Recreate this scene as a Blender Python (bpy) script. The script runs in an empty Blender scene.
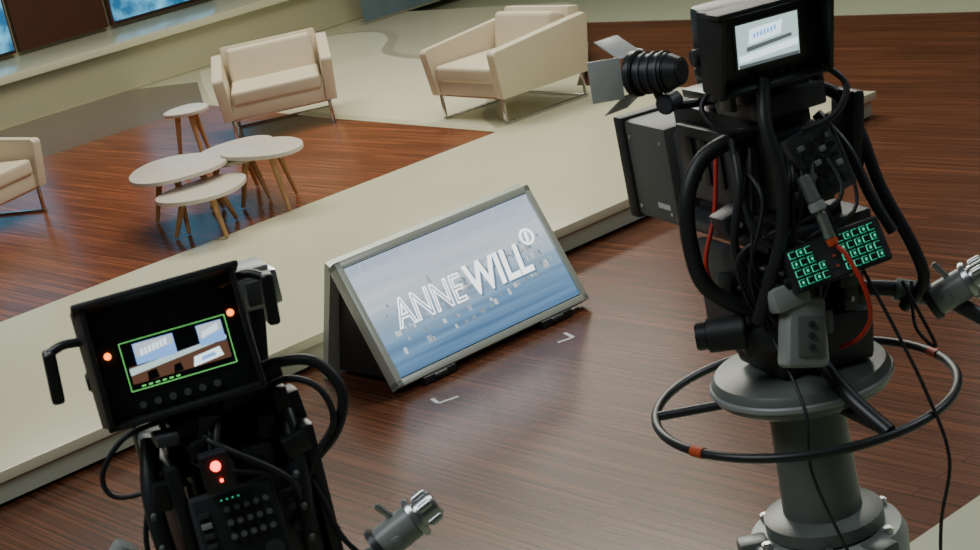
import bpy, bmesh, math, random
from mathutils import Vector, Matrix, Euler
random.seed(4)
rad=math.radians
# ------------------------------------------------------------------ camera
f_px=1800.; PITCH=rad(16); ROLL=rad(12); H=2.75
F=Vector((0,math.cos(PITCH),-math.sin(PITCH)));R0=Vector((1,0,0));U0=Vector((0,math.sin(PITCH),math.cos(PITCH)))
R=R0*math.cos(ROLL)-U0*math.sin(ROLL);U=R0*math.sin(ROLL)+U0*math.cos(ROLL)
cd=bpy.data.cameras.new("camera"); cam=bpy.data.objects.new("camera",cd); bpy.context.scene.collection.objects.link(cam)
cd.sensor_width=36; cd.lens=f_px/980*36
cam.matrix_world=Matrix(((R.x,U.x,-F.x,0),(R.y,U.y,-F.y,0),(R.z,U.z,-F.z,H),(0,0,0,1)))
cd.dof.use_dof=True; cd.dof.focus_distance=7.0; cd.dof.aperture_fstop=14
bpy.context.scene.camera=cam

# ------------------------------------------------------------------ materials
def mat(name,col,rough=.5,metal=0,emit=0,ecol=None,var=.12,scale=30,bump=0,coat=0):
    m=bpy.data.materials.new(name); m.use_nodes=True; nt=m.node_tree; b=nt.nodes['Principled BSDF']
    b.inputs['Roughness'].default_value=rough; b.inputs['Metallic'].default_value=metal
    b.inputs['Coat Weight'].default_value=coat
    tc=nt.nodes.new('ShaderNodeTexCoord'); n=nt.nodes.new('ShaderNodeTexNoise'); n.inputs['Scale'].default_value=scale
    nt.links.new(tc.outputs['Object'],n.inputs['Vector'])
    mx=nt.nodes.new('ShaderNodeMix'); mx.data_type='RGBA'
    mx.inputs[6].default_value=tuple(c*(1-var) for c in col)+(1,); mx.inputs[7].default_value=tuple(min(1,c*(1+var)) for c in col)+(1,)
    nt.links.new(n.outputs['Fac'],mx.inputs[0]); nt.links.new(mx.outputs[2],b.inputs['Base Color'])
    if bump:
        bp=nt.nodes.new('ShaderNodeBump'); bp.inputs['Strength'].default_value=bump; bp.inputs['Distance'].default_value=.01
        nt.links.new(n.outputs['Fac'],bp.inputs['Height']); nt.links.new(bp.outputs['Normal'],b.inputs['Normal'])
    if emit:
        b.inputs['Emission Color'].default_value=tuple(ecol or col)+(1,); b.inputs['Emission Strength'].default_value=emit
    return m
def wood(name,c1,c2,rough):
    m=bpy.data.materials.new(name); m.use_nodes=True; nt=m.node_tree; b=nt.nodes['Principled BSDF']; L=nt.links.new
    tc=nt.nodes.new('ShaderNodeTexCoord'); mp=nt.nodes.new('ShaderNodeMapping'); mp.inputs['Rotation'].default_value=(0,0,rad(-127.3))
    L(tc.outputs['Object'],mp.inputs['Vector'])
    br=nt.nodes.new('ShaderNodeTexBrick'); br.inputs['Scale'].default_value=1; br.inputs['Brick Width'].default_value=1.9; br.inputs['Row Height'].default_value=.075
    br.inputs['Mortar Size'].default_value=.0028; br.inputs['Color1'].default_value=c1+(1,); br.inputs['Color2'].default_value=c2+(1,)
    br.inputs['Mortar'].default_value=tuple(c*.3 for c in c1)+(1,)
    L(mp.outputs['Vector'],br.inputs['Vector'])
    m2=nt.nodes.new('ShaderNodeMapping'); m2.inputs['Scale'].default_value=(.7,42,1); L(mp.outputs['Vector'],m2.inputs['Vector'])
    n=nt.nodes.new('ShaderNodeTexNoise'); n.inputs['Scale'].default_value=1.5; n.inputs['Detail'].default_value=3; L(m2.outputs['Vector'],n.inputs['Vector'])
    r=nt.nodes.new('ShaderNodeValToRGB'); r.color_ramp.elements[0].position=.36; r.color_ramp.elements[0].color=(.55,.52,.50,1); r.color_ramp.elements[1].position=.66; r.color_ramp.elements[1].color=(1.3,1.25,1.2,1)
    L(n.outputs['Fac'],r.inputs['Fac'])
    mx=nt.nodes.new('ShaderNodeMix'); mx.data_type='RGBA'; mx.blend_type='MULTIPLY'; mx.inputs[0].default_value=1
    L(br.outputs['Color'],mx.inputs[6]); L(r.outputs['Color'],mx.inputs[7]); L(mx.outputs[2],b.inputs['Base Color'])
    b.inputs['Roughness'].default_value=rough; b.inputs['Specular IOR Level'].default_value=.4
    return m
M={}
M['floorwood']=wood('walnut_floor',(.150,.055,.027),(.112,.041,.021),.25)
M['inset']=wood('inset_wood',(.27,.085,.035),(.205,.062,.026),.24)
M['cream']=mat('cream_platform',(.70,.68,.49),.20,var=.03,scale=2)
M['creamglosslit']=mat('cream_gloss_lit',(.88,.85,.64),.08,var=.03,scale=2)  # glossy cream, base colour brightened to carry the light reflected on it
M['creamedge']=mat('cream_edge_trim',(.40,.39,.28),.3,var=.03,scale=2)
M['riser']=mat('riser_paint',(.50,.52,.40),.4,var=.04,scale=2)
M['palefloor']=mat('pale_floor',(.40,.43,.30),.4,var=.05,scale=3)
M['greygloss']=mat('grey_brown_gloss',(.14,.10,.088),.2,var=.06,scale=2)
M['walldark']=mat('wall_brown',(.075,.022,.012),.4,var=.2,scale=3)
M['wallcream']=mat('wall_cream',(.48,.45,.30),.45,var=.03,scale=2)
M['black']=mat('black_plastic',(.020,.022,.025),.38,var=.2)
M['blackr']=mat('black_rubber',(.017,.018,.020),.5,var=.2)
M['dark']=mat('dark_metal',(.055,.058,.065),.40,metal=.3,var=.2)
M['mid']=mat('mid_dark_grey',(.07,.075,.08),.4,var=.1)
M['grey']=mat('grey_enamel',(.13,.15,.14),.35,var=.08)
M['lgrey']=mat('light_grey_enamel',(.29,.32,.31),.35,var=.06)
M['lens']=mat('lens_housing',(.105,.108,.100),.5,var=.1,scale=60,bump=.05)
M['silver']=mat('silver_metal',(.50,.52,.52),.26,metal=.85,var=.08)
M['barn']=mat('barn_door_metal',(.58,.60,.58),.35,metal=.3,var=.08)
M['chrome']=mat('chrome',(.6,.6,.58),.18,metal=1,var=.03)
M['frame']=mat('monitor_frame',(.54,.58,.50),.30,metal=.1,var=.03,scale=3)
M['leather']=mat('cream_leather',(.68,.59,.44),.45,var=.05,scale=8,bump=.03)
M['tabletop']=mat('table_top',(.68,.62,.53),.3,var=.03,scale=4)
M['oak']=mat('oak_legs',(.50,.28,.12),.5,var=.2,scale=25)
M['red']=mat('red_cable',(.5,.03,.015),.45)
M['redled']=mat('red_led',(1,.05,.02),.4,emit=9,ecol=(1,.04,.02))
M['orled']=mat('orange_led',(1,.3,.05),.4,emit=4,ecol=(1,.22,.02))
M['greenled']=mat('green_led',(.1,.9,.6),.4,emit=.6,ecol=(.06,.9,.5))
M['greenline']=mat('green_line',(.2,1,.2),.4,emit=.8,ecol=(.25,1,.25))
M['scrwhite']=mat('screen_white',(.7,.8,.85),.3,emit=1.8,ecol=(.7,.88,.95),scale=50)
M['scrpale']=mat('screen_pale_green',(.3,.4,.4),.3,emit=1.2,ecol=(.48,.68,.65),scale=50)
M['scrblue']=mat('screen_blue',(.2,.3,.5),.3,emit=1.3,ecol=(.20,.42,.85),scale=50)
M['scrgrey']=mat('screen_grey',(.1,.12,.13),.3,emit=.35,ecol=(.3,.36,.38),scale=50)
M['scrbrown']=mat('screen_brown',(.1,.06,.04),.3,emit=.5,ecol=(.22,.10,.06),scale=80,var=.3)
M['scrdark']=mat('screen_dark',(.01,.012,.015),.15)
M['white']=mat('white_tape',(.7,.7,.68),.6)
M['txt']=mat('screen_lettering',(.8,.85,.9),.4,emit=1.9,ecol=(.97,.98,1))
M['txtshade']=mat('screen_lettering_shade',(.1,.2,.3),.4,emit=.6,ecol=(.18,.30,.46))
M['bld1']=mat('skyline_light',(.1,.1,.1),.4,emit=.95,ecol=(.76,.81,.84),scale=60,var=.1)
M['bld2']=mat('skyline_shade',(.05,.06,.08),.4,emit=.75,ecol=(.34,.45,.54),scale=60,var=.1)
M['bld3']=mat('skyline_mid',(.05,.06,.08),.4,emit=.85,ecol=(.52,.61,.68),scale=60,var=.1)
M['beam']=mat('sky_beam',(.1,.1,.1),.4,emit=.95,ecol=(.66,.74,.83))
M['orangemark']=mat('orange_tape',(.6,.08,.02),.5)
M['bluepanel']=mat('blue_grey_glass',(.14,.20,.23),.12,var=.25,scale=4)

def screen_mat():
    m=bpy.data.materials.new('screen_picture'); m.use_nodes=True; nt=m.node_tree; L=nt.links.new; b=nt.nodes['Principled BSDF']
    b.inputs['Roughness'].default_value=.25; b.inputs['Base Color'].default_value=(.02,.02,.02,1)
    tc=nt.nodes.new('ShaderNodeTexCoord'); sp=nt.nodes.new('ShaderNodeSeparateXYZ'); L(tc.outputs['Generated'],sp.inputs[0])
    cr=nt.nodes.new('ShaderNodeValToRGB'); e=cr.color_ramp.elements
    e[0].position=0; e[0].color=(.10,.22,.40,1); e[1].position=1; e[1].color=(.46,.56,.70,1)
    for p,c in ((.25,(.16,.31,.50,1)),(.42,(.32,.46,.60,1)),(.58,(.60,.70,.78,1)),(.75,(.64,.72,.80,1))):
        q=e.new(p); q.color=c
    L(sp.outputs['Z'],cr.inputs['Fac'])
    mp=nt.nodes.new('ShaderNodeMapping'); mp.inputs['Rotation'].default_value=(0,rad(-24),0); mp.inputs['Scale'].default_value=(.8,1,9); L(tc.outputs['Generated'],mp.inputs[0])
    n=nt.nodes.new('ShaderNodeTexNoise'); n.inputs['Scale'].default_value=1.5; n.inputs['Detail'].default_value=1.5; L(mp.outputs[0],n.inputs[0])
    r2=nt.nodes.new('ShaderNodeValToRGB'); r2.color_ramp.elements[0].position=.35;r2.color_ramp.elements[0].color=(.62,.68,.74,1);r2.color_ramp.elements[1].position=.68;r2.color_ramp.elements[1].color=(1.5,1.42,1.3,1); L(n.outputs['Fac'],r2.inputs[0])
    rm=nt.nodes.new('ShaderNodeValToRGB'); q=rm.color_ramp.elements; q[0].position=.0;q[0].color=(1,1,1,1);q[1].position=.5;q[1].color=(.25,.25,.25,1); L(sp.outputs['Z'],rm.inputs[0])
    mx=nt.nodes.new('ShaderNodeMix'); mx.data_type='RGBA'; mx.blend_type='MULTIPLY'; L(rm.outputs[0],mx.inputs[0]); L(cr.outputs[0],mx.inputs[6]); L(r2.outputs[0],mx.inputs[7])
    L(mx.outputs[2],b.inputs['Emission Color']); b.inputs['Emission Strength'].default_value=1.1
    return m
M['picture']=screen_mat()

# ------------------------------------------------------------------ geometry helpers
COL=bpy.context.scene.collection
def empty(name,loc=(0,0,0),rot=(0,0,0),parent=None):
    o=bpy.data.objects.new(name,None); o.location=loc; o.rotation_euler=rot; COL.objects.link(o)
    o.empty_display_size=.1
    if parent: o.parent=parent
    return o
def finish(name,bm,m,parent=None,loc=(0,0,0),rot=(0,0,0),smooth=True,angle=35):
    me=bpy.data.meshes.new(name); bmesh.ops.recalc_face_normals(bm,faces=bm.faces[:]); bm.to_mesh(me); bm.free()
    me.materials.append(M[m] if isinstance(m,str) else m)
    o=bpy.data.objects.new(name,me); COL.objects.link(o); o.location=loc; o.rotation_euler=rot
    if parent: o.parent=parent
    if smooth:
        me.shade_smooth()
        try: me.set_sharp_from_angle(angle=rad(angle))
        except Exception: pass
    return o
def box(name,parent,loc,size,m,rot=(0,0,0),bev=.006,seg=2,taper=None):
    bm=bmesh.new(); bmesh.ops.create_cube(bm,size=1)
    for v in bm.verts:
        v.co=Vector((v.co.x*size[0],v.co.y*size[1],v.co.z*size[2]))
        if taper and v.co.z>0: v.co.x*=taper[0]; v.co.y*=taper[1]
    if bev: bmesh.ops.bevel(bm,geom=bm.edges[:],offset=min(bev,min(size)*.45),segments=seg,profile=.6,affect='EDGES')
    return finish(name,bm,m,parent,loc,rot)
def cyl(name,parent,p0,p1,r0,m,r1=None,seg=28,bev=.003):
    p0=Vector(p0);p1=Vector(p1); d=p1-p0; r1=r0 if r1 is None else r1
    bm=bmesh.new(); bmesh.ops.create_cone(bm,cap_ends=True,segments=seg,radius1=r0,radius2=r1,depth=d.length)
    if bev:
        ed=[e for e in bm.edges if any(len(f.verts)>4 for f in e.link_faces)]
        bmesh.ops.bevel(bm,geom=ed,offset=min(bev,r0*.3,d.length*.2),segments=2,affect='EDGES')
    q=d.to_track_quat('Z','Y')
    return finish(name,bm,m,parent,(p0+p1)/2,q.to_euler())
def lathe(name,parent,loc,prof,m,rot=(0,0,0),seg=48):
    bm=bmesh.new(); rings=[]
    for r,z in prof: rings.append([bm.verts.new((r*math.cos(2*math.pi*i/seg),r*math.sin(2*math.pi*i/seg),z)) for i in range(seg)])
    for a,b in zip(rings,rings[1:]):
        for i in range(seg): bm.faces.new((a[i],a[(i+1)%seg],b[(i+1)%seg],b[i]))
    bm.faces.new(rings[0]); bm.faces.new(rings[-1])
    return finish(name,bm,m,parent,loc,rot)
def tube(name,parent,pts,r,m,closed=False,sub=8,seg=10):
    P=[Vector(p) for p in pts]; n=len(P); out=[]
    rng=range(n if closed else n-1)
    for i in rng:
        if closed: a,b,c,d=P[(i-1)%n],P[i],P[(i+1)%n],P[(i+2)%n]
        else: a,b,c,d=P[max(i-1,0)],P[i],P[i+1],P[min(i+2,n-1)]
        for k in range(sub):
            t=k/sub; out.append(.5*((2*b)+(c-a)*t+(2*a-5*b+4*c-d)*t*t+(3*b-a-3*c+d)*t**3))
    if not closed: out.append(P[-1])
    N=len(out); bm=bmesh.new(); rings=[]; up=Vector((.13,.31,.94)).normalized()
    for i,p in enumerate(out):
        if closed: tg=out[(i+1)%N]-out[(i-1)%N]
        else: tg=out[min(i+1,N-1)]-out[max(i-1,0)]
        tg.normalize(); s=up-tg*up.dot(tg)
        if s.length<1e-4: s=tg.orthogonal()
        s.normalize(); up=s; w=tg.cross(s)
        rings.append([bm.verts.new(p+(s*math.cos(2*math.pi*j/seg)+w*math.sin(2*math.pi*j/seg))*r) for j in range(seg)])
    for i in range(N if closed else N-1):
        a=rings[i];b=rings[(i+1)%N]
        sh=0
        if closed and i==N-1:
            sh=min(range(seg),key=lambda k:(a[0].co-b[k].co).length)
        for j in range(seg): bm.faces.new((a[j],a[(j+1)%seg],b[(j+1+sh)%seg],b[(j+sh)%seg]))
    if not closed: bm.faces.new(rings[0]); bm.faces.new(rings[-1])
    return finish(name,bm,m,parent,smooth=True,angle=60)
def prism(name,parent,poly,z0,z1,m,loc=(0,0,0),rot=(0,0,0),bev=0,axis='z'):
    bm=bmesh.new()
    vs=[bm.verts.new((x,y,z0)) for x,y in poly]; fc=bm.faces.new(vs)
    r=bmesh.ops.extrude_face_region(bm,geom=[fc]); 
    for v in [g for g in r['geom'] if isinstance(g,bmesh.types.BMVert)]: v.co.z=z1
    if bev: bmesh.ops.bevel(bm,geom=bm.edges[:],offset=bev,segments=2,profile=.6,affect='EDGES')
    if axis=='x':   # polygon given in (y,z), extruded along x
        for v in bm.verts: v.co=Vector((v.co.z,v.co.x,v.co.y))
    return finish(name,bm,m,parent,loc,rot)
TH=rad(37.3); E=Vector((math.cos(TH),math.sin(TH))); N_=Vector((-math.sin(TH),math.cos(TH)))
def W(s,n): v=E*s+N_*n; return (v.x,v.y)

# ------------------------------------------------------------------ room
prism('floor',None,[W(-8,-6),W(26,-6),W(26,19),W(-8,19)],-.1,0,'floorwood')
prism('floor_pale_front',None,[W(-8,-6),W(26,-6),W(26,3.58),W(-8,3.58)],0,.004,'palefloor')
prism('floor_pale_side',None,[W(11.9,3.70),W(26,3.70),W(26,19),W(11.9,19)],0,.004,'palefloor')
# stage platform
stage=empty('stage_platform')
def smoothpts(P,sub=6):
    P=[Vector(p) for p in P]; out=[]
    for i in range(len(P)-1):
        a,b,c,d=P[max(i-1,0)],P[i],P[i+1],P[min(i+2,len(P)-1)]
        for k in range(sub):
            t=k/sub; q=.5*((2*b)+(c-a)*t+(2*a-5*b+4*c-d)*t*t+(3*b-a-3*c+d)*t**3); out.append((q.x,q.y))
    out.append(tuple(P[-1])); return out
plat=[W(-8,7.39),W(9.0,7.39),W(9.05,10.3),(1.25,15.5),(1.36,18.2),W(11.85,17.9),W(-8,17.9)]
prism('platform_top',stage,plat,.12,.17,'cream',bev=.004)
platr=[W(-8,7.42),W(8.97,7.42),W(9.01,10.3),(1.22,15.5),(1.33,18.2),W(11.82,17.88),W(-8,17.88)]
prism('platform_riser',stage,platr,.02,.12,'riser')
platk=[W(-8,7.46),W(8.93,7.46),W(8.95,10.3),(1.18,15.5),(1.29,18.2),W(11.8,17.85),W(-8,17.85)]
prism('platform_kick_shade',stage,platk,0,.02,'blackr')  # black colour stands in for the shadow line in the plinth recess
prism('wood_inset',stage,[W(-7,9.75),W(7.82,9.85),W(8.0,12.3),W(8.25,14.55),W(-7,14.45)],.17,.172,'inset')
prism('glossy_strip',stage,[W(-7,14.46),W(8.25,14.56),W(9.0,15.9),W(8.7,16.68),W(-7,16.68)],.17,.172,'greygloss')
ctrl=[(7.90,9.95),(8.2,10.45),(8.75,11.0),(9.40,11.6),(9.80,12.4),(9.85,13.3),(10.1,14.2),(10.7,14.9),(11.0,15.6),(10.8,16.3)]
curve=smoothpts([W(*c) for c in ctrl])
prism('curved_dais',stage,curve+[W(9.4,16.5),W(9.05,15.9),W(8.35,14.6),W(8.1,12.3)],.17,.173,'creamglosslit')
outer=smoothpts([W(c[0]+.10,c[1]-.06) for c in ctrl])
prism('curved_edge_trim',stage,curve+outer[::-1],.1695,.1722,'creamedge')
# back wall + plinth
wall=empty('wall_back')
prism('wall_surface',wall,[W(-8,17.95),W(26,17.95),W(26,18.1),W(-8,18.1)],0,5,'wallcream')
prism('plinth_base',wall,[W(-8,16.70),W(14,16.70),W(14,17.9),W(-8,17.9)],.174,.60,'wallcream')
prism('plinth_ledge',wall,[W(-8,16.62),W(14,16.62),W(14,17.95),W(-8,17.95)],.60,.68,'cream',bev=.01)
for i,(a,b,t) in enumerate([(2.6,3.9,'b'),(3.95,5.35,'w'),(5.4,6.7,'b'),(6.75,8.10,'b'),(8.15,9.22,'w'),(9.27,10.60,'b')]):
    prism('wall_panel_%d'%i,wall,[W(a,17.87),W(b,17.87),W(b,17.95),W(a,17.95)],.72,3.6,'walldark')
    if t=='b':
        nm='wall_screen_%d'%i
        m=bpy.data.materials.get('wall_screen_picture')
        if not m:
            m=mat('wall_screen_picture',(.03,.12,.2),.3,emit=1.5,ecol=(.05,.25,.4))
            nt=m.node_tree; bb=nt.nodes['Principled BSDF']; nn=nt.nodes.new('ShaderNodeTexNoise'); nn.inputs['Scale'].default_value=5; nn.inputs['Detail'].default_value=5
            rr=nt.nodes.new('ShaderNodeValToRGB'); rr.color_ramp.elements[0].position=.38; rr.color_ramp.elements[0].color=(.005,.07,.18,1); rr.color_ramp.elements[1].position=.70; rr.color_ramp.elements[1].color=(.15,.55,.80,1)
            t2=nt.nodes.new('ShaderNodeTexCoord'); nt.links.new(t2.outputs['Object'],nn.inputs[0]); nt.links.new(nn.outputs[0],rr.inputs[0]); nt.links.new(rr.outputs[0],bb.inputs['Emission Color'])
        prism(nm,wall,[W(a+.03,17.84),W(b-.03,17.84),W(b-.03,17.87),W(a+.03,17.87)],.76,3.5,m)
gp=empty('glass_partition')
prism('glass_sheet',gp,[W(11.4,16.2),W(12.4,16.2),W(12.4,16.24),W(11.4,16.24)],.19,.95,'bluepanel')
prism('sheet_shoe',gp,[W(11.35,16.17),W(12.45,16.17),W(12.45,16.27),W(11.35,16.27)],.1735,.20,'chrome')

# ------------------------------------------------------------------ floor tape marks
for (x,y,a) in ((-.35,7.70,20),(.33,8.22,110)):
    e=empty('floor_tape_mark',(x,y,0),(0,0,rad(a)))
    box('strip_1',e,(.05,0,.001),(.10,.018,.002),'white',bev=0); box('strip_2',e,(.0,.045,.0012),(.018,.08,.002),'white',bev=0)

# ------------------------------------------------------------------ floor monitor (wedge)
mon=empty('floor_monitor',(-.03,8.28,0),(0,0,TH))
pan=empty('display_panel',(0,0,.04),(rad(-27.5),0,0),mon)
w,h=1.24,.66
fw=.036
box('frame_top',pan,(0,.03,h-fw/2),(w,.075,fw),'frame'); box('frame_bottom',pan,(0,.03,fw/2),(w,.075,fw),'frame')
box('frame_left',pan,(-w/2+fw/2,.03,h/2),(fw,.075,h),'frame'); box('frame_right',pan,(w/2-fw/2,.03,h/2),(fw,.075,h),'frame')
box('back_shell',pan,(0,.055,h/2),(w-.02,.06,h-.02),'blackr')
box('screen_bezel',pan,(0,.02,h/2),(w-2*fw+.005,.02,h-2*fw+.005),'scrdark',bev=0)
sx,sz=w-2*fw-.012,h-2*fw-.012
box('screen',pan,(0,.004,h/2),(sx,.014,sz),'picture',bev=0)
def text(body,loc,size,depth,bold,parent,m,shear=.18,name='lettering',fill='BOTH',bevel=0,res=4):
    c=bpy.data.curves.new(name,'FONT'); c.body=body; c.size=size; c.extrude=depth; c.offset=bold; c.shear=shear; c.fill_mode=fill; c.bevel_depth=bevel; c.bevel_resolution=0
    t=bpy.data.objects.new('tmp',c); COL.objects.link(t); bpy.context.view_layer.update()
    dg=bpy.context.evaluated_depsgraph_get(); me=bpy.data.meshes.new_from_object(t.evaluated_get(dg)); bpy.data.objects.remove(t)
    me.materials.clear(); me.materials.append(M[m]); me.name=name
    xs=[v.co.x for v in me.vertices]; o=bpy.data.objects.new(name,me); COL.objects.link(o); o.parent=parent; o.location=loc; o.rotation_euler=(rad(90),0,0)
    return o,max(xs)
tx,tz,ts=-.46,.250,.20
o0,wd=text('ANNE',(tx,-.0065,tz),ts,.0005,0,pan,'txt',name='letters_outline',fill='NONE',bevel=.0040)
o0.scale=(.44/wd,1,1)
wx=tx+.44+.012; k1=.41-wx
o1,w1=text('WILL',(wx+.008,-.0052,tz-.008),ts*1.1,.0005,.009,pan,'txtshade',name='letters_shadow')
o2,w2=text('WILL',(wx,-.0075,tz),ts*1.1,.0005,.0055,pan,'txt',name='letters_solid')
for o in (o1,o2): o.scale=(k1/w1,1,1)
pts=[(.455+.038*math.cos(t*math.pi/6),-.0065,.415+.038*math.sin(t*math.pi/6)) for t in range(12)]
tube('logo_ring',pan,pts,.006,'txt',closed=True,sub=3,seg=6)
text('1',(.434,-.0065,.393),.064,.0005,.0045,pan,'txt',name='logo_digit')
def quads(name,parent,items,m,y):
    bm=bmesh.new()
    for it in items:
        vs=[bm.verts.new((x,y,z)) for x,z in it]; bm.faces.new(vs)
    return finish(name,bm,m,parent,smooth=False)
# skyline shown on the screen: terraces of small buildings receding into the haze
rb=random.Random(21); LL=[[],[],[]]
rows=9
for r in range(rows):
    t=r/(rows-1); zb=.335-.20*t     # far rows first (higher)
    x=-.50
    while x<.53:
        bw=rb.uniform(.008,.020)*(.6+.7*t); bh=rb.uniform(.010,.026)*(.6+.8*t)
        if rb.random()<.05: bh+=.035
        if x+bw>.54: break
        base=zb+.10*(x+.5)-.03*math.sin(3*x+r)
        if rb.random()<(.75-.4*t if x>-.2 else .45-.2*t):
            k=rb.choice((0,1,2)) 
            LL[k].append([(x,base),(x+bw,base),(x+bw,base+bh),(x,base+bh)])
            if rb.random()<.5: LL[1].append([(x+bw,base),(x+bw*1.35,base+bw*.15),(x+bw*1.35,base+bh),(x+bw,base+bh)])
        x+=bw*rb.uniform(1.1,1.9)
quads('skyline_mid',pan,LL[2],'bld3',-.0034); quads('skyline_shade',pan,LL[1],'bld2',-.0037); quads('skyline_light',pan,LL[0],'bld1',-.0040)
BE=[]
for x0,x1 in ((-.5,-.58),(-.2,-.42),(.08,-.20),(.36,.05),(.56,.30),(.57,.48)):
    BE.append([(x0,.61),(x0+.012,.61),(x1+.003,.42),(x1,.42)])
quads('sky_beams',pan,BE,'beam',-.0034)
# rear leaning panel and base
top_y=h*math.sin(rad(27.5)); top_z=.04+h*math.cos(rad(27.5))
prism('rear_panel',mon,[(top_y+.03,top_z-.02),(top_y+.07,top_z-.0),(top_y+.33,.0),(top_y+.29,.0)],-w/2,w/2,'frame',axis='x')
for i,x in enumerate((-w/2+.06,w/2-.06)):
    prism('side_gap_shade_%d'%i,mon,[(.10,.05),(top_y+.02,top_z-.10),(top_y+.06,top_z-.10),(top_y+.24,.04)],x-.01,x+.01,'blackr',axis='x')  # dark sheets stand in for the shade inside the open A-frame
for i,x in enumerate((-.38,.38)):
    box('foot_%d'%i,mon,(x,.13,.02),(.20,.30,.04),'blackr',bev=.01)
    cyl('foot_knob_%d'%i,mon,(x-.04,-.012,.022),(x+.04,-.012,.022),.016,'black')
box('base_bar',mon,(0,.14,.03),(1.0,.10,.04),'dark')

# ------------------------------------------------------------------ armchairs
def armchair(loc,rz):
    c=empty('armchair',(loc[0],loc[1],.1735),(0,0,rad(rz)))
    w=.92
    prof=[(-.41,.19),(-.44,.52),(-.42,.545),(.43,.625),(.45,.60),(.39,.19)]
    for i,sg in enumerate((-1,1)):
        o=prism('arm_%d'%i,c,prof,-.045,.045,'leather',axis='x',bev=.012,loc=(sg*(w/2-.06),0,0),rot=(0,rad(sg*4),0))
    box('seat_base',c,(0,-.01,.25),(w-.17,.76,.12),'leather',bev=.02)
    box('seat_cushion',c,(0,-.06,.355),(w-.20,.70,.12),'leather',bev=.035,seg=4)
    box('back_rest',c,(0,.37,.44),(w-.12,.11,.48),'leather',rot=(rad(-9),0,0),bev=.02)
    box('back_cushion',c,(0,.25,.51),(w-.21,.14,.32),'leather',rot=(rad(-14),0,0),bev=.045,seg=4)
    for i,sg in enumerate((-1,1)):
        x=sg*(w/2-.07)
        box('sled_bottom_%d'%i,c,(x,0,.008),(.03,.78,.016),'chrome',bev=.003)
        box('sled_front_%d'%i,c,(x,-.375,.105),(.03,.016,.20),'chrome',bev=.003)
        box('sled_back_%d'%i,c,(x,.375,.105),(.03,.016,.20),'chrome',bev=.003)
    box('cross_bar_front',c,(0,-.375,.19),(w-.14,.016,.02),'chrome',bev=.003)
    box('cross_bar_back',c,(0,.375,.008),(w-.14,.016,.016),'chrome',bev=.003)
    return c
armchair((-1.38,14.62),4)
armchair((.45,13.30),-57)
armchair((-3.65,13.0),62)

# ------------------------------------------------------------------ coffee tables
def table(name,loc,rx,ry,h,rz,ph):
    t=empty(name,(loc[0],loc[1],.1725),(0,0,rad(rz)))
    pts=[]
    for i in range(48):
        a=2*math.pi*i/48; q=1+.07*math.cos(2*a+ph)+.05*math.cos(3*a+ph*2)
        pts.append((rx*q*math.cos(a),ry*q*math.sin(a)))
    prism('top',t,pts,h-.028,h,'tabletop',bev=.006)
    for i in range(3):
        a=2*math.pi*i/3+ph
        cyl('leg_%d'%i,t,(rx*.45*math.cos(a),ry*.45*math.sin(a),h-.028),(rx*.85*math.cos(a),ry*.85*math.sin(a),0.0075),.024,'oak',r1=.013,seg=14)
    return t
table('coffee_table',(-1.88,11.75),.31,.44,.385,10,.4)
table('coffee_table',(-1.52,12.10),.28,.40,.35,-10,1.6)
table('coffee_table',(-1.29,11.72),.25,.34,.40,30,2.4)
table('coffee_table',(-1.68,11.30),.29,.32,.30,10,-1.3)
table('side_table',(-2.03,13.85),.17,.22,.42,0,1)

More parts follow.
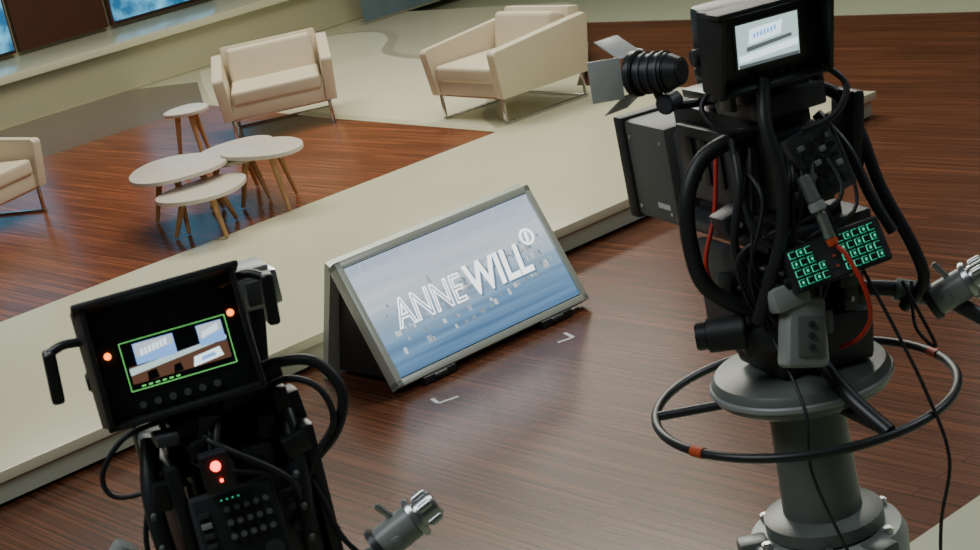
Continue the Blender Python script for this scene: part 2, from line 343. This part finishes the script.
# ------------------------------------------------------------------ broadcast cameras
def viewfinder(parent,loc,rot,w,h,kind):
    v=empty('viewfinder',loc,rot,parent)
    box('vf_body',v,(0,.045,0),(w*.92,.09,h*.9),'black',bev=.014)
    box('vf_bezel',v,(0,0,0),(w*.97,.02,h*.95),'black',bev=.006)
    dp=.085
    box('hood_top',v,(0,-dp/2+.01,h/2),(w+.012,dp,.012),'blackr',rot=(rad(-10),0,0),bev=.005)
    for sg in (-1,1): 
        prism('hood_side_%d'%(sg+1),v,[(.02,-h/2),(.02,h/2),(-dp+.012,h/2+.012),(-dp*.55,-h/2)],-.005,.005,'blackr',axis='x',loc=(sg*w/2,0,0),rot=(0,0,rad(-sg*8)),bev=.003)
    box('hood_lip',v,(0,-.018,-h/2),(w,.045,.010),'blackr',rot=(rad(8),0,0),bev=.004)
    for sg in (-1,1): cyl('vf_side_knob_%d'%sg,v,(sg*w*.45,.045,-.02),(sg*(w*.45+.025),.045,-.02),.018,'dark',seg=20)
    if kind=='L':
        sw,sh,ox,oz=.184,.084,.010,-.012
        box('screen_glass',v,(ox,-.011,oz),(sw+.01,.004,sh+.01),'scrdark',bev=0)
        y=-.0145
        for nm,x,z,a,b in (('line_top',0,sh/2,sw,.0013),('line_bottom',0,-sh/2,sw,.0013),('line_left',-sw/2,0,.0013,sh),('line_right',sw/2,0,.0013,sh)):
            box(nm,v,(ox+x,y,oz+z),(a,.001,b),'greenline',bev=0)
        # live picture: platform, wood floor and two views of the wedge monitor
        box('live_floor',v,(ox-.0,y,oz-.016),(.172,.001,.030),'scrbrown',bev=0)
        quads('live_platform',v,[[(ox-.086,oz-.016),(ox+.086,oz+.002),(ox+.086,oz+.008),(ox-.086,oz-.004)]],'scrpale',y-.0008)
        for k,(cx,ww) in enumerate(((-.036,.070),(.062,.044))):
            box('live_picture_%d'%k,v,(ox+cx,y-.001,oz+.018),(ww,.001,.036),'scrblue',bev=0)
            quads('live_sky_%d'%k,v,[[(ox+cx-ww*.48,oz+.012),(ox+cx+ww*.48,oz+.020),(ox+cx+ww*.48,oz+.035),(ox+cx-ww*.48,oz+.035)]],'beam',y-.0018)
            quads('live_title_%d'%k,v,[[(ox+cx-ww*.36+j*ww*.1,oz+.013+j*.0012),(ox+cx-ww*.30+j*ww*.1,oz+.013+j*.0012),(ox+cx-ww*.28+j*ww*.1,oz+.024+j*.0012),(ox+cx-ww*.34+j*ww*.1,oz+.024+j*.0012)] for j in range(7)],'scrwhite',y-.0024)
        quads('live_detail',v,[[(ox+.020,oz-.030),(ox+.074,oz-.024),(ox+.070,oz-.008),(ox+.024,oz-.014)]],'scrwhite',y-.0014)
        quads('live_detail_dark',v,[[(ox+.035,oz-.024),(ox+.062,oz-.021),(ox+.060,oz-.014),(ox+.037,oz-.017)]],'scrblue',y-.0018)
        quads('live_cameras',v,[[(ox-.06,oz-.031),(ox-.04,oz-.030),(ox-.042,oz-.014),(ox-.058,oz-.016)],[(ox-.015,oz-.031),(ox+.002,oz-.030),(ox,oz-.016),(ox-.012,oz-.017)]],'scrdark',y-.0014)
        for i in range(6): box('menu_mark_%d'%i,v,(ox-.07+i*.012,y-.001,oz-.037),(.007,.001,.0025),'greenline',bev=0)
        for i in range(6): cyl('vf_button_%d'%i,v,(-.07+i*.026,-.010,-h/2+.022),(-.07+i*.026,-.020,-h/2+.022),.0065,'grey',seg=16,bev=.001)
        for i,(x,z) in enumerate(((-.105,.015),(.114,.030))):
            cyl('tally_%d'%i,v,(x,-.010,z),(x,-.016,z),.006,'orled',seg=16,bev=.001)
    else:
        sw,sh,ox,oz=.142,.092,.0,.0
        box('screen_glass',v,(ox,-.011,oz),(sw+.012,.004,sh+.01),'scrdark',bev=0)
        box('picture',v,(ox,-.0145,oz),(sw,.001,sh),'scrpale',bev=0)
        quads('live_panel',v,[[(-.045,.0),(.030,.008),(.036,.036),(-.040,.032)]],'scrwhite',-.0153)
        quads('live_panel_shadow',v,[[(-.050,-.014),(.055,-.004),(.055,.004),(-.050,-.004)]],'scrgrey',-.0156)
        quads('live_platform',v,[[(-.068,-.034),(.068,-.024),(.068,-.010),(-.068,-.020)]],'scrwhite',-.0159)
        quads('live_title',v,[[(-.034+.008*j,.012+.001*j),(-.029+.008*j,.012+.001*j),(-.028+.008*j,.023+.001*j),(-.033+.008*j,.023+.001*j)] for j in range(7)],'scrblue',-.0162)
        box('picture_band',v,(ox,-.0158,oz-.042),(sw*.98,.001,.007),'scrgrey',bev=0)
        for i in range(5): cyl('vf_button_%d'%i,v,(-.05+i*.025,-.010,-h/2+.012),(-.05+i*.025,-.018,-h/2+.012),.005,'dark',seg=14,bev=.001)
    return v
def clamp(parent,p,rz,sc=1):
    c=empty('pan_bar_clamp',p,(0,rad(-25),rad(rz)),parent)
    cyl('clamp_barrel',c,(-.05*sc,0,0),(.03*sc,0,0),.036*sc,'lgrey')
    cyl('clamp_flange',c,(.03*sc,0,0),(.042*sc,0,0),.045*sc,'silver')
    cyl('clamp_knob',c,(.042*sc,0,0),(.085*sc,0,0),.030*sc,'silver')
    for i in range(5):
        a=i*2*math.pi/5; cyl('knob_lobe_%d'%i,c,(.05*sc,.03*sc*math.cos(a),.03*sc*math.sin(a)),(.08*sc,.03*sc*math.cos(a),.03*sc*math.sin(a)),.009*sc,'silver',seg=12)
    cyl('clamp_lever',c,(0,0,.03*sc),(-.01*sc,0,.075*sc),.007*sc,'silver',seg=12)
    cyl('clamp_ring',c,(-.065*sc,0,0),(-.05*sc,0,0),.042*sc,'dark')
    cyl('clamp_bolt',c,(-.02*sc,-.045*sc,.0),(-.02*sc,.045*sc,.0),.012*sc,'lgrey',seg=16)
def pedestal(p,zs):
    b=zs-.32
    for i in range(3):
        a=rad(90+120*i); x,y=.36*math.cos(a),.36*math.sin(a)
        box('base_arm_%d'%i,p,(x/2,y/2,.16),(.42,.20,.14),'lgrey',rot=(0,0,a),bev=.03)
        cyl('wheel_%d'%i,p,(x-.03*math.sin(a),y+.03*math.cos(a),.0755),(x+.03*math.sin(a),y-.03*math.cos(a),.0755),.075,'blackr')
        box('cable_guard_%d'%i,p,(x,y,.15),(.20,.20,.05),'lgrey',rot=(0,0,a),bev=.02)
    lathe('lower_column',p,(0,0,0),[(.15,.10),(.17,.25),(.165,b-.12),(.178,b-.11),(.182,b-.03),(.17,b-.005),(.12,b)],'lgrey')
    lathe('column_collar',p,(0,0,0),[(.10,b),(.135,b+.005),(.135,b+.035),(.10,b+.045)],'grey')
    for i in range(6):
        a=rad(60*i+20); cyl('collar_bolt_%d'%i,p,(.155*math.cos(a),.155*math.sin(a),b-.01),(.155*math.cos(a),.155*math.sin(a),b+.012),.012,'silver',seg=14)
    for i in range(3):
        a=rad(-60+120*i); box('collar_lug_%d'%i,p,(.17*math.cos(a),.17*math.sin(a),b-.03),(.07,.06,.07),'grey',rot=(0,0,a),bev=.012)
    lathe('upper_column',p,(0,0,0),[(.090,b+.03),(.085,zs-.05),(.078,zs+.02)],'grey')
    lathe('head_disc',p,(0,0,zs),[(.10,-.005),(.165,.008),(.195,.026),(.20,.037),(.20,.058),(.19,.073),(.13,.083),(.10,.086)],'grey')
    lathe('disc_trim',p,(0,0,zs),[(.202,.038),(.205,.042),(.205,.05),(.202,.054)],'lgrey')
    pts=[(.335*math.cos(i*math.pi/12),.335*math.sin(i*math.pi/12),zs) for i in range(24)]
    tube('steering_ring',p,pts,.0105,'black',closed=True,sub=4,seg=12)
    for i in range(3):
        a=rad(-70+120*i)
        cyl('ring_spoke_%d'%i,p,(.08*math.cos(a),.08*math.sin(a),zs+.01),(.332*math.cos(a),.332*math.sin(a),zs),.011,'black',seg=12)
    for i,a in enumerate((rad(215),rad(15),rad(60))):
        t0=a-.05;t1=a+.05
        tube('ring_mark_%d'%i,p,[(.335*math.cos(t),.335*math.sin(t),zs) for t in (t0,a,t1)],.0125,'orangemark',sub=3,seg=12)

Z=rad(20)
def body(p,bx,by,bz,L):
    """camera head: body, lens box"""
    h=empty('camera_head',(bx,by,bz),(0,0,Z),p)
    box('body_main',h,(0,.06,0),(.15,.34,.22),'black',bev=.012)
    box('body_side_left',h,(-.085,.05,-.01),(.03,.26,.17),'dark',bev=.006)
    box('body_side_right',h,(.085,.07,.0),(.03,.28,.18),'dark',bev=.006)
    box('rear_adapter',h,(0,-.14,-.01),(.13,.08,.17),'black',bev=.01)
    box('rear_connector_plate',h,(0,-.185,-.02),(.11,.012,.13),'dark',bev=.003)
    for i in range(8):
        x=-.035+.035*(i%3); z=.03-.04*(i//3)
        cyl('rear_socket_%d'%i,h,(x,-.19,z-.01),(x,-.205,z-.01),.011,'dark',seg=16)
    for i in range(3):
        box('body_rib_%d'%i,h,(-.103,.0+.06*i,.0),(.008,.035,.10),'black',bev=.002)
    box('top_handle',h,(0,.08,.165),(.035,.26,.03),'black',bev=.01)
    for y in (-.03,.19): box('handle_post',h,(0,y,.13),(.03,.03,.06),'black',bev=.005)
    ox=.028
    lm='lens' if L else 'mid'
    box('lens_box',h,(ox-.01,.33,-.06),(.25,.20,.235),lm,bev=.012)
    box('lens_box_cap',h,(ox-.01,.225,-.055),(.20,.03,.20),'mid',bev=.006)
    box('lens_hood',h,(ox-.01,.445,-.06),(.265,.045,.25),'blackr',bev=.008)
    for i in range(5): box('lens_label_%d'%i,h,(ox-.1365,.262+.012*i,-.135),(.002,.008,.012),'white',bev=0)
    for i in range(4): cyl('lens_box_screw_%d'%i,h,(ox-.134,.255+.15*(i%2),-.15+.17*(i//2)),(ox-.1375,.255+.15*(i%2),-.15+.17*(i//2)),.005,'silver',seg=12,bev=0)
    return h

# ---------- right camera
rc=empty('broadcast_camera',(.63,3.75,0))
pedestal(rc,1.25)
h=body(rc,-.0,.06,1.80,True)
box('pan_base',rc,(0,0,1.385),(.20,.20,.09),'black',rot=(0,0,Z),bev=.02)
cyl('pan_drum',rc,(-.13,.02,1.45),(.13,.08,1.45),.075,'black')
for sg in (-1,1):
    box('head_cheek_%d'%sg,rc,(.12*sg,.05+.04*sg,1.52),(.035,.22,.22),'dark',rot=(0,0,Z),bev=.015)
box('head_top_plate',rc,(0,.06,1.655),(.26,.40,.03),'dark',rot=(0,0,Z),bev=.006)
box('wedge_plate',rc,(0,.06,1.68),(.16,.34,.03),'black',rot=(0,0,Z),bev=.006)
v=viewfinder(rc,(.018,-.12,2.080),(rad(10),0,rad(17)),.265,.172,'R')
tube('vf_arm',rc,[(.03,-.04,2.0),(.05,0,1.97),(.03,.04,1.93),(.0,.08,1.92)],.018,'black')
box('vf_bracket',rc,(.03,-.04,1.965),(.16,.05,.05),'dark',rot=(0,0,Z),bev=.008)
for sg in (-1,1): box('vf_yoke_%d'%sg,rc,(.03+.10*sg,-.04+.03*sg,1.985),(.015,.05,.10),'black',rot=(0,0,Z),bev=.004)
# camera light with barn doors
lt=empty('camera_light',(-.195,.05,2.025),(0,rad(4),rad(50)),rc)
cyl('light_body',lt,(0,-.04,0),(0,.035,0),.042,'black'); cyl('light_front',lt,(0,.035,0),(0,.055,0),.050,'black'); cyl('light_back',lt,(0,-.07,0),(0,-.04,0),.028,'black',r1=.040)
for i in range(3): cyl('light_fin_%d'%i,lt,(0,-.03+.022*i,0),(0,-.024+.022*i,0),.046,'dark')
for nm,loc,sz,rt in (('door_top',(0,.085,.060),(.09,.07,.003),(rad(35),0,0)),('door_bottom',(0,.085,-.060),(.09,.07,.003),(rad(-35),0,0)),
                 ('door_left',(-.070,.08,0),(.003,.07,.09),(0,0,rad(40))),('door_right',(.070,.08,0),(.003,.07,.09),(0,0,rad(-40)))):
    box('barn_'+nm,lt,loc,sz,'barn',rot=rt,bev=.001)
cyl('light_knob',lt,(.04,-.01,0),(.065,-.01,0),.014,'orangemark',seg=14)
tube('light_stem',rc,[(-.20,.05,1.99),(-.18,.06,1.95),(-.12,.08,1.935),(-.04,.1,1.93)],.010,'black')
cyl('light_joint',rc,(-.19,.03,1.955),(-.16,.07,1.955),.022,'dark')
box('top_electronics',rc,(.03,.0,1.93),(.17,.18,.05),'dark',rot=(0,0,Z),bev=.008)
box('top_cap',rc,(-.06,.12,1.945),(.10,.14,.02),'grey',rot=(0,0,Z),bev=.006)
cp=empty('control_panel',(.085,-.12,1.80),(rad(-8),rad(-12),Z),rc)
box('cp_plate',cp,(0,0,0),(.115,.05,.15),'mid',bev=.008)
for i in range(4):
    for j in range(4): box('cp_key_%d%d'%(i,j),cp,(-.035+.023*i,-.028,.05-.022*j),(.014,.008,.011),'lgrey' if (i+j)%3==0 else 'black',bev=.002)
for i in range(3): cyl('cp_dial_%d'%i,cp,(-.03+.03*i,-.02,-.045),(-.03+.03*i,-.04,-.045),.011,'dark',seg=18)
tube('guard_bar',rc,[(.12,.05,1.93),(.18,.02,1.90),(.205,-.02,1.82),(.225,-.05,1.70),(.27,-.08,1.56),(.28,-.08,1.48),(.24,-.04,1.42)],.014,'black')
box('guard_plate',rc,(.185,.0,1.83),(.03,.09,.17),'black',rot=(0,rad(10),Z),bev=.01)
tube('guard_bar_rear',rc,[(.12,-.02,1.88),(.165,-.06,1.80),(.19,-.10,1.70),(.22,-.13,1.62)],.012,'black')
# intercom button panel
ip=empty('intercom_panel',(.083,-.205,1.622),(rad(-22),rad(-4),rad(14)),rc)
box('panel_case',ip,(0,.018,0),(.225,.036,.098),'black',bev=.008)
box('panel_face',ip,(-.0,-.001,0),(.215,.004,.088),'dark',bev=0)
for bx0,nx in ((-.098,5),(.012,5)):
    for i in range(nx):
        for j in range(4):
            x=bx0+.0185*i; z=.030-.020*j
            if bx0<0 and (i==4 or (i==3 and j<2)): continue
            box('key_rim',ip,(x,-.004,z),(.0130,.004,.0140),'greenled',bev=0); box('key_cap',ip,(x,-.007,z),(.0114,.006,.0124),'black',bev=.001)
            if (i+j)%2: box('key_label',ip,(x,-.0105,z),(.0045,.001,.006),'greenled',bev=0)
for j in range(3): box('panel_red_led_%d'%j,ip,(-.013,-.007,.022-.022*j),(.006,.002,.004),'orangemark',bev=0)
tube('panel_arm',rc,[(.08,-.16,1.62),(.08,-.08,1.60),(.06,0,1.60)],.014,'black')
# hand control (light grey)
hc=empty('hand_control',(-.015,-.20,1.47),(rad(-15),rad(14),rad(10)),rc)
box('grip_body',hc,(0,0,0),(.100,.06,.15),'lgrey',bev=.016,seg=3,taper=(.85,1)); box('grip_head',hc,(-.035,-.005,.075),(.085,.065,.055),'lgrey',bev=.016,rot=(0,rad(-20),0))
box('grip_panel',hc,(.005,-.032,-.01),(.06,.006,.085),'grey',bev=.003)
for i in range(3): cyl('grip_key_%d'%i,hc,(.005,-.034,.016-.024*i),(.005,-.042,.016-.024*i),.007,'dark',seg=16)
box('grip_trigger',hc,(.05,-.01,.02),(.02,.03,.05),'grey',bev=.005)
cyl('grip_wheel',hc,(-.05,-.02,.095),(-.02,-.02,.105),.02,'black')
cyl('focus_knob',rc,(-.20,-.10,1.47),(-.12,-.12,1.47),.038,'blackr'); cyl('focus_knob_cap',rc,(-.225,-.095,1.47),(-.20,-.10,1.47),.03,'black')
box('demand_bracket',rc,(-.07,-.10,1.44),(.12,.06,.06),'dark',bev=.01)
cyl('plug_back',rc,(.035,-.20,1.80),(.05,-.215,1.745),.015,'silver',seg=18); cyl('plug_ring',rc,(.05,-.215,1.745),(.055,-.22,1.725),.018,'lgrey',seg=18)
cyl('plug_boot',rc,(.055,-.22,1.725),(.068,-.225,1.665),.012,'silver',seg=18); cyl('plug_tip',rc,(.067,-.2245,1.668),(.073,-.228,1.650),.012,'orangemark',seg=18)
tube('red_cable',rc,[(.070,-.226,1.655),(.09,-.245,1.63),(.112,-.270,1.56),(.118,-.258,1.49),(.10,-.2,1.43),(.07,-.15,1.40)],.005,'red')
tube('red_cable_rear',rc,[(-.10,.0,1.85),(-.13,-.03,1.72),(-.17,-.05,1.62),(-.16,-.06,1.56),(-.10,-.08,1.52)],.005,'red')
# thick cable loops
tube('cable_loop_thick',rc,[(-.02,-.05,1.87),(-.08,-.08,1.875),(-.15,-.1,1.85),(-.195,-.12,1.78),(-.205,-.12,1.68),(-.19,-.12,1.59),(-.13,-.12,1.53),(-.06,-.1,1.50)],.018,'blackr')
tube('cable_mid',rc,[(.0,-.14,2.0),(-.02,-.19,1.92),(-.01,-.21,1.80),(-.03,-.21,1.68),(-.07,-.19,1.58),(-.10,-.17,1.50)],.014,'blackr')
tube('cable_mid_2',rc,[(-.08,-.10,1.90),(-.09,-.17,1.80),(-.12,-.17,1.68),(-.10,-.16,1.58),(-.05,-.14,1.47)],.009,'blackr')
tube('cable_vf',rc,[(.13,-.1,2.0),(.17,-.12,1.95),(.13,-.15,1.90),(.06,-.14,1.88)],.007,'blackr')
tube('cable_vf_2',rc,[(-.09,-.08,2.0),(-.13,-.1,1.96),(-.10,-.13,1.91),(-.02,-.13,1.90)],.006,'blackr')
for i in range(9):
    x0=random.uniform(-.1,.12); x1=random.uniform(-.12,.14)
    tube('cable_small_%d'%i,rc,[(x0,-.12,random.uniform(1.8,1.95)),(x0+random.uniform(-.05,.05),-.19,random.uniform(1.7,1.8)),(x1,-.19,random.uniform(1.58,1.68)),(x1*.6,-.12,random.uniform(1.42,1.52))],random.choice((.004,.005,.007)),'blackr')
for i in range(16):
    x=random.uniform(-.12,.13); z=random.uniform(1.48,1.74); y=random.uniform(-.13,-.05)
    sx_,sz_=random.uniform(.03,.07),random.uniform(.03,.07); ry=random.uniform(-.3,.3)
    box('module_%d'%i,rc,(x,y,z),(sx_,.06,sz_),random.choice(('black','dark','mid','dark')),rot=(0,ry,Z),bev=.006)
    cyl('module_screw_%d'%i,rc,(x,y-.028,z),(x+.01,y-.042,z),.006,'silver',seg=12,bev=.001)
box('head_block',rc,(.06,-.05,1.40),(.18,.12,.12),'dark',rot=(0,rad(8),Z),bev=.02)
tube('brake_strut',rc,[(.03,-.12,1.36),(.06,-.22,1.31),(.11,-.31,1.255)],.017,'black')
tube('pan_bar',rc,[(.16,0,1.47),(.24,-.02,1.455),(.33,-.04,1.42),(.45,-.1,1.33),(.62,-.2,1.20)],.018,'dark')
cyl('bar_sleeve',rc,(.23,-.02,1.458),(.31,-.035,1.43),.025,'grey')
clamp(rc,(.355,-.05,1.44),-15,1.0)
tube('cable_hang_1',rc,[(.13,-.18,1.58),(.17,-.22,1.45),(.21,-.26,1.30),(.235,-.27,1.15),(.20,-.26,1.0),(.18,-.24,.8)],.004,'blackr')
tube('cable_hang_2',rc,[(-.07,-.15,1.45),(-.05,-.28,1.33),(-.06,-.3,1.2),(-.01,-.27,1.0),(.05,-.26,.8)],.004,'blackr')
tube('cable_hang_3',rc,[(.26,-.06,1.48),(.24,-.12,1.40),(.27,-.15,1.36),(.23,-.1,1.50)],.004,'blackr')

# ---------- left camera
random.seed(23)
lc=empty('broadcast_camera',(-.52,3.0,0))
pedestal(lc,1.10)
h2=body(lc,.0,.10,1.56,False)
box('pan_base',lc,(0,0,1.24),(.20,.20,.10),'black',rot=(0,0,Z),bev=.02)
cyl('pan_drum',lc,(-.12,.02,1.33),(.12,.08,1.33),.07,'black')
box('head_top_plate',lc,(0,.08,1.43),(.22,.36,.03),'dark',rot=(0,0,Z),bev=.006)
for sg in (-1,1): box('side_cheek_%d'%sg,lc,(.115*sg,.02+.04*sg,1.58),(.025,.24,.26),'black',rot=(0,0,Z),bev=.01)
v=viewfinder(lc,(-.042,-.04,1.893),(rad(-14),0,rad(15)),.275,.205,'L')
for sg,px,pz in ((-1,-.235,1.91),(1,.140,1.945)):
    box('grip_paddle_%d'%sg,lc,(px,-.05+.04*sg,pz-.01),(.022,.038,.092),'black',rot=(0,rad(4),rad(15)),bev=.008,seg=3)
    tube('grip_rod_%d'%sg,lc,[(px,-.05+.04*sg,pz+.028),(px-sg*.03,-.04+.04*sg,pz+.038),(px-sg*.08,-.03+.03*sg,pz+.028)],.008,'black')
box('silver_unit',lc,(.098,.14,1.922),(.075,.10,.065),'silver',rot=(0,0,Z),bev=.008)
box('silver_unit_top',lc,(.095,.14,1.959),(.060,.08,.010),'lgrey',rot=(0,0,Z),bev=.004)
box('silver_unit_face',lc,(.112,.089,1.922),(.045,.008,.045),'mid',rot=(0,0,Z),bev=.003)
box('unit_post',lc,(.075,.14,1.78),(.03,.03,.24),'black',rot=(0,rad(10),Z),bev=.004)
box('vf_mount',lc,(-.01,.03,1.765),(.20,.06,.05),'black',rot=(0,0,rad(15)),bev=.01)
for sg in (-1,1): box('vf_leg_%d'%sg,lc,(.0+.085*sg,.03+.02*sg,1.72),(.03,.05,.12),'black',rot=(0,rad(-8*sg),rad(15)),bev=.008)
cyl('vf_pivot',lc,(-.12,-.0,1.775),(.12,.06,1.775),.018,'black')
box('yoke_cover',lc,(.0,.06,1.70),(.22,.05,.13),'blackr',rot=(0,0,Z),bev=.01)
for i in range(20):
    x=random.uniform(-.12,.13); z=random.uniform(1.60,1.76); y=random.uniform(-.08,-.02)+x*.3
    box('module_%d'%i,lc,(x,y,z),(random.uniform(.025,.06),.05,random.uniform(.02,.06)),random.choice(('black','mid','blackr','black')),rot=(0,random.uniform(-.3,.3),Z),bev=.005)
cp=empty('control_panel',(.015,-.14,1.575),(rad(-18),0,rad(14)),lc)
box('cp_plate',cp,(0,.02,0),(.15,.05,.16),'dark',bev=.01)
box('cp_inner',cp,(0,-.006,0),(.135,.006,.145),'black',bev=.002)
for i in range(5):
    for j in range(3): cyl('cp_dial_%d%d'%(i,j),cp,(-.015+.017*i,-.008,.045-.024*j),(-.015+.017*i,-.018,.045-.024*j),.0055,'grey',seg=14,bev=.001)
for i in range(4): box('cp_led_%d'%i,cp,(-.020+.010*i,-.010,.062),(.003,.003,.002),'greenled',bev=0)
box('cp_sticker',cp,(-.052,-.010,-.035),(.022,.002,.018),'white',bev=0)
for i in range(4): box('cp_key_%d'%i,cp,(-.055,-.011,.045-.018*i),(.018,.005,.010),'lgrey' if i==1 else 'dark',bev=.001)
cyl('cp_wheel',cp,(.045,-.008,-.045),(.045,-.02,-.045),.018,'dark')
box('tally_housing',lc,(-.0,-.145,1.695),(.05,.03,.07),'black',rot=(0,0,rad(14)),bev=.006)
cyl('tally_light',lc,(.004,-.160,1.71),(.004,-.167,1.71),.0085,'redled',seg=18,bev=.001); box('tally_small',lc,(.008,-.163,1.683),(.005,.004,.005),'redled',bev=.001)
for sg in (-1,1):
    tube('frame_post_%d'%sg,lc,[(.115*sg,-.02+.03*sg,1.74),(.125*sg,-.08+.03*sg,1.66),(.12*sg,-.10+.03*sg,1.55),(.115*sg,-.08+.03*sg,1.42)],.017,'black')
    for k in range(3): cyl('post_bolt_%d%d'%(sg,k),lc,(.122*sg,-.115+.03*sg,1.64-.06*k),(.122*sg,-.128+.03*sg,1.638-.06*k),.005,'grey',seg=12,bev=.001)
tube('cable_loop_thick',lc,[(.06,.0,1.80),(.12,.0,1.815),(.19,-.01,1.805),(.225,-.02,1.745),(.20,-.03,1.68),(.14,-.04,1.63),(.09,-.05,1.58)],.010,'blackr')
tube('cable_loop_2',lc,[(.08,.0,1.77),(.14,-.01,1.785),(.19,-.03,1.76),(.20,-.04,1.70),(.15,-.05,1.64),(.11,-.06,1.55)],.006,'blackr')
tube('cable_left',lc,[(-.10,-.02,1.76),(-.165,-.03,1.745),(-.215,-.03,1.69),(-.205,-.04,1.65),(-.15,-.04,1.645),(-.10,-.03,1.67)],.005,'blackr')
tube('cable_left_2',lc,[(-.12,-.02,1.68),(-.15,-.04,1.62),(-.17,-.05,1.54),(-.15,-.05,1.45),(-.1,-.03,1.36)],.005,'blackr')
tube('cable_right',lc,[(.12,-.04,1.66),(.15,-.06,1.58),(.17,-.07,1.50),(.21,-.08,1.42),(.15,-.05,1.32)],.005,'blackr')
for i in range(6):
    x0=random.uniform(-.1,.12); x1=random.uniform(-.12,.14)
    tube('cable_small_%d'%i,lc,[(x0,.0,random.uniform(1.74,1.8)),(x0+random.uniform(-.04,.04),-.10,random.uniform(1.68,1.74)),(x1,-.1,random.uniform(1.6,1.66)),(x1*.8,-.04,random.uniform(1.45,1.52))],random.choice((.004,.005,.006)),'blackr')
tube('pan_bar',lc,[(.11,0,1.38),(.18,-.02,1.42),(.26,-.05,1.46)],.016,'lgrey')
clamp(lc,(.275,-.06,1.485),10,.90)
tube('pan_bar_left',lc,[(-.11,0,1.36),(-.18,-.01,1.44),(-.225,-.02,1.50)],.014,'lgrey')
cyl('bar_knob_left',lc,(-.240,-.022,1.515),(-.210,-.015,1.545),.024,'lgrey')

# ------------------------------------------------------------------ lights
def area(name,loc,target,size,power,col=(1,1,1)):
    l=bpy.data.lights.new(name,'AREA'); l.shape='RECTANGLE'; l.size=size[0]; l.size_y=size[1]; l.energy=power; l.color=col
    o=bpy.data.objects.new(name,l); COL.objects.link(o); o.location=loc
    o.rotation_euler=(Vector(target)-Vector(loc)).to_track_quat('-Z','Y').to_euler(); return o
area('ceiling_light_set',(-1.0,15.0,6),(-1,13,0),(6,2.5),470,(1,.97,.82))
area('ceiling_light_mid',(1.5,11.0,6.0),(.5,8.0,0),(4,1.6),250,(1,.97,.84))
area('fill_light_front',(-2.5,2.5,5.5),(-.5,6.0,.5),(3,2),125,(.92,.98,1))  # unseen fill light added to lift the black camera parts and riser
area('ceiling_light_side',(4.5,4.5,5.0),(.8,4.2,1),(2,2),75,(.92,.98,1))
# unseen area lights added at the far side to give the floor its sheen
area('sheen_fill_back',(1.0,20.0,4.5),(.3,8.5,0),(2.4,.9),34,(1,.95,.84))
area('sheen_fill_back_side',(5.6,15.5,4.3),(1.5,6.5,0),(2.0,.9),24,(1,.93,.82))
wd=bpy.data.worlds.new('world'); bpy.context.scene.world=wd; wd.use_nodes=True
wd.node_tree.nodes['Background'].inputs[0].default_value=(.58,.65,.60,1); wd.node_tree.nodes['Background'].inputs[1].default_value=.06
